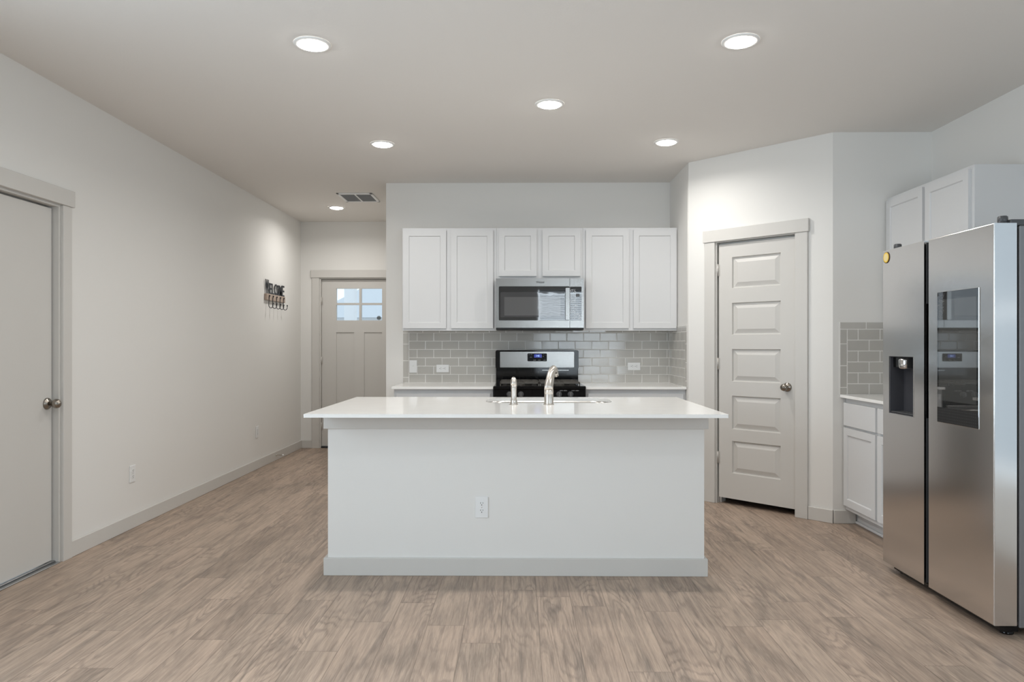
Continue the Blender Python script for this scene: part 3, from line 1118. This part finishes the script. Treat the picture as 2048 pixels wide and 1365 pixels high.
# back riser and backguard
m = MB()
m.box(GX0 + 0.002, GX1 - 0.012, 6.375, KIT_Y - 0.024, 0.905, 1.04, 0.004, 1)
m.build('back_riser', 'black', gr)
bgx0, bgx1 = GX0 - 0.001, GX1 - 0.011
ol = rrect(bgx0, bgx1, 1.034, 1.203, 0.016, 6)
m = MB()
m.prism(ol, 6.335, KIT_Y - 0.024)
bgd = m.build('backguard', 'black', gr)
m = MB()
m.prism(rrect(-0.172, 0.498, 1.047, 1.189, 0.006, 4), 6.3325, 6.336)
stp = m.build('steel_panel', 'steel', bgd)
m = MB()
m.prism(rrect(0.077, 0.252, 1.103, 1.174, 0.006, 4), 6.3300, 6.334)
m.build('clock_panel', 'panelblack', bgd)
m = MB()
m.prism(rrect(0.136, 0.206, 1.136, 1.167, 0.003, 3), 6.3292, 6.3305)
m.build('clock_display', 'blue', bgd)
text_mesh('clock_digits', '1:42', 0.022, 'digit', bgd, Matrix.Translation((0.169, 6.3288, 1.1515)) @ RX90 @ Matrix.Shear('XZ', 4, (0.0, 0.0)), 0.0002, 0.85)
for tx, tz, s in ((0.092, 1.163, 'ON'), (0.112, 1.163, 'OFF'), (0.108, 1.140, 'BAKE'), (0.222, 1.163, '1 2'), (0.240, 1.160, '3'), (0.220, 1.146, '4 5'), (0.236, 1.130, '+'),
                  (0.141, 1.113, 'COOK'), (0.183, 1.113, 'START'), (0.232, 1.113, 'LOCK')):
    text_mesh('button_print', s, 0.0085, 'print', bgd, Matrix.Translation((tx, 6.3296, tz)) @ RX90, 0.0002)
bx('vent_slot', 'steel', bgd, 0.210, 0.452, 6.368, 6.376, 1.0165, 1.0245)
# grates: a left and a right continuous casting with fingers over the burners
for gx0, gx1 in ((GX0 + 0.052, GCX - 0.002), (GCX + 0.002, GX1 - 0.042)):
    m = MB()
    gy0, gy1 = 5.825, 6.33
    zt, b = 0.9400, 0.010
    for yy in (gy0, (gy0 + gy1) / 2 - b / 2, gy1 - b):
        m.box(gx0, gx1, yy, yy + b, zt - 0.014, zt, 0.002, 1)
    for xx in (gx0, gx1 - b):
        m.box(xx, xx + b, gy0, gy1, zt - 0.014, zt, 0.002, 1)
    cx = (gx0 + gx1) / 2
    for cy in (gy0 + 0.128, gy1 - 0.128):
        for dx, dy in ((1, 0), (-1, 0), (0, 1), (0, -1)):
            ex = cx + dx * ((gx1 - gx0) / 2)
            ey = cy + dy * 0.124
            sx, sy = cx + dx * 0.035, cy + dy * 0.035
            m.box(min(sx, ex) - (0.005 if dx == 0 else 0), max(sx, ex) + (0.005 if dx == 0 else 0),
                  min(sy, ey) - (0.005 if dy == 0 else 0), max(sy, ey) + (0.005 if dy == 0 else 0), zt - 0.012, zt, 0.002, 1)
        for dx, dy in ((1, 1), (-1, 1), (1, -1), (-1, -1)):
            m.tube([(cx + dx * 0.045, cy + dy * 0.045, zt - 0.006), (cx + dx * 0.11, cy + dy * 0.11, zt - 0.006)], 0.005, 6)
    for xx in (gx0, gx1 - b):
        for yy in (gy0, gy1 - b):
            m.box(xx, xx + b, yy, yy + b, 0.911, zt - 0.010)
    m.build('grate', 'iron', gr)
for bxx in ((GX0 + 0.052 + GCX) / 2, (GCX + GX1 - 0.042) / 2):
    for byy in (5.953, 6.202):
        m = MB()
        m.lathe([(0.045, 0.911), (0.045, 0.918), (0.036, 0.920), (0.036, 0.926), (0.030, 0.928)], (bxx, byy, 0), 'Z', 24)
        m.build('burner', 'iron', gr)

# ================================================================ microwave
MX0, MX1, MZ0, MZ1 = -0.1985, 0.5555, 1.392, 1.8245
MYF = 6.00
mw = thing('microwave', 'stainless over-the-range microwave under the short wall cabinet', 'microwave', ((MX0 + MX1) / 2, 6.2, MZ0))
bx('housing', 'blackmat', mw, MX0 + 0.002, MX1 - 0.002, MYF + 0.04, KIT_Y - 0.002, MZ0 + 0.004, MZ1 - 0.0005)
bx('underside_vent', 'blackmat', mw, MX0, MX1, MYF + 0.004, MYF + 0.30, MZ0 - 0.012, MZ0 + 0.0045, 0.003, 1)
DX1 = 0.4345
m = MB()
m.slab(MX0, DX1, MZ0 + 0.006, MZ1 - 0.003, MYF, MYF + 0.0395, [], [], [])
dr = m.build('microwave_door', 'steel', mw)
m = MB()
m.prism(rrect(-0.1735, DX1 - 0.001, 1.461, 1.7535, 0.010, 5), MYF - 0.003, MYF + 0.002)
m.build('door_glass', 'blackglass', dr)
m = MB()
m.prism(rrect(-0.161, 0.392, 1.489, 1.704, 0.008, 4), MYF - 0.0036, MYF - 0.002)
m.build('window_border', 'ovenwin2', dr)
m = MB()
m.prism(rrect(-0.126, 0.355, 1.503, 1.662, 0.004, 3), MYF - 0.0042, MYF - 0.003)
m.build('window_mesh', 'ovenwin', dr)
m = MB()
m.prism(rrect(0.397, 0.432, 1.466, 1.738, 0.008, 5), MYF - 0.034, MYF - 0.018)
m.box(0.404, 0.426, MYF - 0.020, MYF + 0.001, 1.475, 1.500)
m.box(0.404, 0.426, MYF - 0.020, MYF + 0.001, 1.704, 1.729)
m.build('handle', 'steel', dr)
text_mesh('logo', 'Whirlpool', 0.024, 'logo', dr, Matrix.Translation((0.182, MYF - 0.0008, 1.7885)) @ RX90, 0.0004, 0.72, 0.95, 0.0004)
m = MB()
m.slab(DX1 + 0.003, MX1, MZ0 + 0.006, MZ1 - 0.003, MYF, MYF + 0.0395, [], [], [])
ctl = m.build('control_panel', 'steel', mw)
m = MB()
m.prism(rrect(DX1 + 0.004, 0.536, 1.461, 1.7505, 0.006, 4), MYF - 0.003, MYF + 0.002)
kp = m.build('keypad', 'blackglass', ctl)
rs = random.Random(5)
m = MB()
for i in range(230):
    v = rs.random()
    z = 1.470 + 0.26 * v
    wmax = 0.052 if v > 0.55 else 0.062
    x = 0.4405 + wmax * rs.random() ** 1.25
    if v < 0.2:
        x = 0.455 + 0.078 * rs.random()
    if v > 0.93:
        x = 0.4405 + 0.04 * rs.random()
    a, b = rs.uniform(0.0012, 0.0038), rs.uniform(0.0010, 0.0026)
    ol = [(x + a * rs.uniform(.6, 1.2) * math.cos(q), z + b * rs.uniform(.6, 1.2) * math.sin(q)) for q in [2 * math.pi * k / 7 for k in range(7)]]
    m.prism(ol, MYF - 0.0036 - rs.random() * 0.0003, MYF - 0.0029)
o = m.build('glare_flecks', 'glare', ctl)  # flecks paint reflected glare onto the keypad glass
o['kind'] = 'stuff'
m = MB()
m.prism(rrect(0.487, 0.519, 1.664, 1.690, 0.006, 4), MYF - 0.0042, MYF - 0.0028)
m.build('keypad_button', 'darkgrey', ctl)

# ================================================================ refrigerator
FXF = 2.034
FZ0, FZ1 = 0.047, 1.775
fr = thing('refrigerator', 'large stainless side-by-side refrigerator with dark glass screen', 'refrigerator', (2.45, 3.475, 0))
m = MB()
m.box(FXF + 0.112, RX - 0.03, 3.022, 3.928, 0.035, 1.765, 0.004, 1)
m.build('fridge_body', 'fridgeside', fr)
bx('door_gasket', 'rubber', fr, FXF + 0.0985, FXF + 0.1125, 3.032, 3.918, 0.06, 1.755)
# fronts face -X: local x -> -Y ; local -y -> -X
FM = Matrix.Translation((FXF, 0, 0)) @ Matrix.Rotation(-math.pi / 2, 4, 'Z')


def fridge_door(name, ya, yb, holes):
    """ya > yb in world Y.  local x = -Y"""
    m = MB(FM)
    x0, x1 = -ya, -yb
    m.slab(x0, x1, FZ0, FZ1, 0.0, 0.098, [], [], holes)
    bm = m.bm
    bmesh.ops.remove_doubles(bm, verts=bm.verts[:], dist=1e-6)
    es = []
    for e in bm.edges:
        if len(e.link_faces) == 2:
            a, b = e.verts[0].co, e.verts[1].co
            onx = abs(a.x - FXF) < 1e-5 and abs(b.x - FXF) < 1e-5
            on_side = any(abs(a.y - q) < 1e-5 and abs(b.y - q) < 1e-5 for q in (ya, yb)) or any(abs(a.z - q) < 1e-5 and abs(b.z - q) < 1e-5 for q in (FZ0, FZ1))
            if onx and on_side:
                es.append(e)
    bmesh.ops.bevel(bm, geom=es, offset=0.004, segments=3, profile=0.5, affect='EDGES')
    return m.build(name, 'fridge', fr)


DH = (-3.864, -3.630, 0.879, 1.190)       # dispenser opening, local x and z
ld = fridge_door('freezer_door', 3.931, 3.536, [DH])
rd = fridge_door('fridge_door', 3.499, 3.019, [])
m = MB(FM)
q = DH
m.loft([[(q[0] + i, d, q[2] + i), (q[1] - i, d, q[2] + i), (q[1] - i, d, q[3] - i), (q[0] + i, d, q[3] - i)] for i, d in ((0.0, 0.001), (0.003, 0.003), (0.006, 0.075))], False, True, False)
nc = m.build('water_dispenser', 'niche', ld)
m = MB(FM)
for a, b in (((q[0] - .003, q[0]), (q[2], q[3])), ((q[1], q[1] + .003), (q[2], q[3]))):
    m.box(a[0], a[1], -0.0022, 0.002, b[0] - .003, b[1] + .003)
m.box(q[0], q[1], -0.0022, 0.002, q[2] - .003, q[2])
m.box(q[0], q[1], -0.0022, 0.002, q[3], q[3] + .003)
m.build('dispenser_rim', 'fridge', ld)
m = MB(FM)
m.box(q[0] + 0.007, q[1] - 0.007, 0.018, 0.072, q[3] - 0.060, q[3] - 0.006)
m.build('dispenser_hood', 'black', ld)
m = MB(FM)
m.lathe([(0.034, q[3] - 0.066), (0.038, q[3] - 0.056), (0.039, q[3] - 0.020), (0.036, q[3] - 0.012)], (q[0] + 0.105, 0.036, 0), 'Z', 28)
m.build('nozzle', 'chrome', ld)
m = MB(FM)
m.box(q[1] - 0.062, q[1] - 0.030, 0.052, 0.070, q[2] + 0.012, q[3] - 0.070, 0.005, 2)
m.build('dispenser_lever', 'steel', ld)
m = MB(FM)
m.box(q[0] + 0.008, q[1] - 0.008, 0.004, 0.073, q[2] + 0.0065, q[2] + 0.012)
m.build('drip_tray', 'darkgrey', ld)
# recessed grips between the doors
bx('grip_recess', 'black', ld, FXF + 0.010, FXF + 0.05, 3.5335, 3.5365, 0.884, 1.459)
bx('door_edge_strip', 'darkgrey', ld, FXF + 0.012, FXF + 0.097, 3.5345, 3.5362, FZ0 + 0.01, FZ1 - 0.01)
bx('grip_recess', 'black', rd, FXF + 0.012, FXF + 0.097, 3.4985, 3.5010, FZ0 + 0.01, FZ1 - 0.01)
bx('centre_gap_cover', 'rubber', fr, FXF + 0.055, FXF + 0.098, 3.5005, 3.5340, FZ0 + 0.006, FZ1 - 0.006)
# glass screen on the right door
m = MB(FM)
m.box(-3.4195, -3.1115, -0.0030, 0.001, 0.8778, 1.5075, 0.001, 1)
m.build('screen_trim', 'fridge', rd)
m = MB(FM)
m.box(-3.4180, -3.1125, -0.0045, -0.0005, 0.8795, 1.5065, 0.001, 1)
sc_ = m.build('screen_glass', 'screen', rd)
m = MB(FM)
m.box(-3.404, -3.126, -0.0050, -0.004, 0.985, 1.468)
m.build('screen_display', 'screenin', sc_)
m = MB(FM)
m.box(-3.4165, -3.1140, -0.0051, -0.004, 0.881, 0.952)
m.build('speaker_strip', 'blackmat', sc_)
m = MB(FM)
for ix in range(24):
    for iz in range(5):
        m.lathe([(0.0016, -0.0055), (0.0016, -0.0049)], (-3.408 + ix * 0.0125, 0, 0.888 + iz * 0.0135), 'Y', 6)
o = m.build('speaker_dots', 'darkgrey', sc_)
o['kind'] = 'stuff'
# hinge covers on top, base grille and feet
for (ya, yb) in ((3.024, 3.086), (3.865, 3.926)):
    m = MB()
    m.box(FXF + 0.075, FXF + 0.30, ya, yb, 1.7655, 1.792, 0.004, 2)
    m.lathe([(0.020, 1.7762), (0.020, 1.806), (0.016, 1.810)], (FXF + 0.062, (ya + yb) / 2, 0), 'Z', 18)
    m.build('hinge_cover', 'darkgrey', fr)
bx('base_grille', 'black', fr, FXF + 0.035, FXF + 0.115, 3.03, 3.885, 0.016, 0.043, 0.003, 1)
for yy in (3.065, 3.86):
    m = MB()
    m.lathe([(0.026, 0.0), (0.028, 0.006), (0.022, 0.012), (0.018, 0.040)], (FXF + 0.085, yy, 0), 'Z', 18)
    m.build('leveling_foot', 'black', fr)
    m = MB()
    m.lathe([(0.022, -0.015), (0.022, 0.015)], (RX - 0.10, yy, 0.022), 'Y', 16)
    m.build('roller', 'rubber', fr)
mg = thing('fridge_magnet', 'round yellow magnet with dark rim at the top corner of the refrigerator', 'magnet', (FXF, 3.893, 1.735))
m = MB(FM)
m.lathe([(0.0315, 0.0), (0.0315, -0.003), (0.0285, -0.0035)], (-3.893, 0, 1.735), 'Y', 32)
m.build('rim', 'brown', mg)
m = MB(FM)
m.lathe([(0.0278, -0.0034), (0.0278, -0.0042), (0.026, -0.0044)], (-3.893, 0, 1.735), 'Y', 32)
m.build('face', 'yellow', mg)
m = MB(FM)
m.lathe([(0.0205, -0.0043), (0.0205, -0.0047)], (-3.893, 0, 1.735), 'Y', 28)
m.build('centre_disc', 'cream', mg)

# ================================================================ ceiling lights and vent
def lamp_light(parent, power, col):
    ld = bpy.data.lights.new('lamp_light', 'AREA')
    ld.shape = 'DISK'
    ld.size = 0.125
    ld.energy = power
    ld.color = col
    ld.spread = math.radians(LAMP_SPREAD)
    lo = bpy.data.objects.new('lamp_light', ld)
    C.objects.link(lo)
    lo.parent = parent
    lo.location = (0, 0, -0.0205)
    return lo


def downlight(label, x, y, first):
    if first is not None:
        return dup(first, (x, y, CEIL), label=label)
    r = thing('recessed_light', label, 'ceiling light', (x, y, CEIL), 0, 'recessed ceiling lights', local=True)
    m = MB()
    n = 40
    prof = [(0.090, -0.0003), (0.090, -0.004), (0.086, -0.007), (0.070, -0.0085), (0.066, -0.005)]
    m.lathe(prof, (0, 0, 0), 'Z', n, True, False)
    m.build('trim_ring', 'lighttrim', r)
    m = MB()
    m.lathe([(0.0675, -0.006), (0.062, -0.012), (0.045, -0.017), (0.02, -0.019), (0.002, -0.0195)], (0, 0, 0), 'Z', n)
    m.build('lens', 'lens', r)
    lamp_light(r, LAMP_POWER, (1.0, 0.98, 0.945))
    return r


L0 = None
for lab, x, y in (('lit recessed ceiling light at the left, nearest row of two', -1.023, 3.456),
                  ('lit recessed ceiling light at the right, nearest row of two', 1.086, 3.443),
                  ('single lit recessed ceiling light in the middle above the island', 0.189, 4.331),
                  ('lit recessed ceiling light above the floor left of the wall cabinets', -1.012, 5.181),
                  ('lit recessed ceiling light close to the pantry door wall', 1.083, 5.151),
                  ('lit recessed ceiling light in the hall beside the air vent', -1.978, 7.569)):
    q = downlight(lab, x, y, L0)
    L0 = L0 or q

# unseen lights added over the living area behind the camera as fill
L1 = None
for x, y in ((-1.05, 1.25), (1.05, 1.25), (-1.05, -0.95), (1.05, -0.95)):
    if L1 is None:
        L1 = thing('recessed_light', 'added recessed fill light over the living area behind the camera', 'ceiling light', (x, y, CEIL), 0, 'added living area fill lights', local=True)
        m = MB()
        m.lathe([(0.090, -0.0003), (0.090, -0.004), (0.086, -0.007), (0.070, -0.0085), (0.066, -0.005)], (0, 0, 0), 'Z', 40, True, False)
        m.build('trim_ring', 'lighttrim', L1)
        m = MB()
        m.lathe([(0.0675, -0.006), (0.062, -0.012), (0.045, -0.017), (0.02, -0.019), (0.002, -0.0195)], (0, 0, 0), 'Z', 40)
        m.build('lens', 'added_lens', L1)
        lamp_light(L1, ADDED_LAMP_POWER, (0.94, 0.97, 1.0))
    else:
        dup(L1, (x, y, CEIL))

av = thing('ceiling_vent', 'white framed return air vent with two grey grilles in the hall ceiling', 'vent', (-1.617, 7.045, CEIL))
vx0, vx1, vy0, vy1 = -1.795, -1.440, 6.848, 7.245
m = MB()
zb, zt = CEIL - 0.012, CEIL - 0.0003
m.box(vx0, vx0 + 0.028, vy0, vy1, zb, zt, 0.003, 1)
m.box(vx1 - 0.028, vx1, vy0, vy1, zb, zt, 0.003, 1)
m.box(vx0, vx1, vy0, vy0 + 0.028, zb, zt, 0.003, 1)
m.box(vx0, vx1, vy1 - 0.028, vy1, zb, zt, 0.003, 1)
cxm = (vx0 + vx1) / 2
m.box(cxm - 0.008, cxm + 0.008, vy0 + 0.02, vy1 - 0.02, zb, zt, 0.002, 1)
m.build('frame', 'plastic', av)
for a, b in ((vx0 + 0.027, cxm - 0.007), (cxm + 0.007, vx1 - 0.027)):
    p = bx('grille', 'grille', av, a, b, vy0 + 0.026, vy1 - 0.026, CEIL - 0.0025, CEIL - 0.0005)
    m = MB()
    yy = vy0 + 0.034
    while yy < vy1 - 0.034:
        m.M = Matrix.Translation((0, yy, CEIL - 0.0062)) @ Matrix.Rotation(math.radians(40), 4, 'X')
        m.box(a, b, -0.0050, 0.0050, -0.0005, 0.0005)
        yy += 0.0125
    m.build('blades', 'blade', p)

# ================================================================ WELCOME hook rack on the left wall
# local x runs away along the wall (+Y), local -y points into the room (+X)
rk = thing('hook_rack', 'wooden hook rack with black WELCOME lettering on the left wall', 'hook rack', (LX, 7.24, 1.72), math.pi / 2, None, local=True)
RWD = 0.575
MB().box(0, RWD, -0.027, -0.0005, 0.0, 0.068, 0.003, 1).build('board', 'rackwood', rk)
letters = [('W', 0.045, 0.150, 0.095), ('E', 0.145, 0.118, 0.075), ('L', 0.222, 0.118, 0.072), ('C', 0.302, 0.122, 0.080), ('O', 0.378, 0.118, 0.080), ('M', 0.458, 0.118, 0.085), ('E', 0.540, 0.124, 0.078)]
for ch, lx, hgt, wdt in letters:
    cu = text_mesh('letter', ch, 1.0, 'rackblack', rk, Matrix.Identity(4), 0.003, 1.0, 1.0, 0.012)
    vs = cu.data.vertices
    xs = [v.co.x for v in vs]
    ys = [v.co.y for v in vs]
    sx, sy = wdt / (max(xs) - min(xs)), hgt / (max(ys) - min(ys))
    for v in vs:
        x, y, z = v.co
        v.co = (lx + (x - (max(xs) + min(xs)) / 2) * sx, -0.014 - z * 1.0, 0.066 + (y - min(ys)) * sy)
m = MB()
m.box(0.01, RWD - 0.01, -0.016, -0.012, 0.0665, 0.0735)
m.build('letter_rail', 'rackblack', rk)
for k in range(5):
    hx = 0.060 + k * 0.112
    m = MB()
    m.lathe([(0.001, 0.0085), (0.005, 0.007), (0.0075, 0.0), (0.005, -0.007), (0.001, -0.0085)], (hx, -0.036, 0.046), 'Z', 10)
    pts = [(hx, -0.034, 0.044), (hx, -0.031, 0.02), (hx, -0.029, -0.01), (hx, -0.027, -0.050)]
    pts = pts[:4] + [(hx, -0.049 + 0.022 * math.cos(math.pi * i / 12), -0.052 - 0.030 * math.sin(math.pi * i / 12)) for i in range(13)] + [(hx, -0.0715, -0.040)]
    m.tube(pts, 0.0036, 8)
    m.lathe([(0.001, 0.0085), (0.005, 0.007), (0.0075, 0.0), (0.005, -0.007), (0.001, -0.0085)], (hx, -0.0715, -0.034), 'Z', 10)
    m.build('hook', 'rackblack', rk)

ds = thing('door_stop', 'small nickel spring door stop on the left baseboard', 'door stop', (LX + BT, 7.555, 0.058))
m = MB()
m.lathe([(0.011, LX + BT), (0.011, LX + BT + 0.006), (0.006, LX + BT + 0.008)] + [(0.0058 if i % 2 else 0.0045, LX + BT + 0.009 + i * 0.0016) for i in range(36)], (0, 7.555, 0.058), 'X', 14)
m.build('spring', 'nickel', ds)
m = MB()
m.lathe([(0.006, LX + BT + 0.066), (0.0085, LX + BT + 0.068), (0.0085, LX + BT + 0.080), (0.006, LX + BT + 0.083)], (0, 7.555, 0.058), 'X', 14)
m.build('rubber_tip', 'plastic', ds)

for o in list(bpy.data.objects):
    if '_local' in o:
        del o['_local']
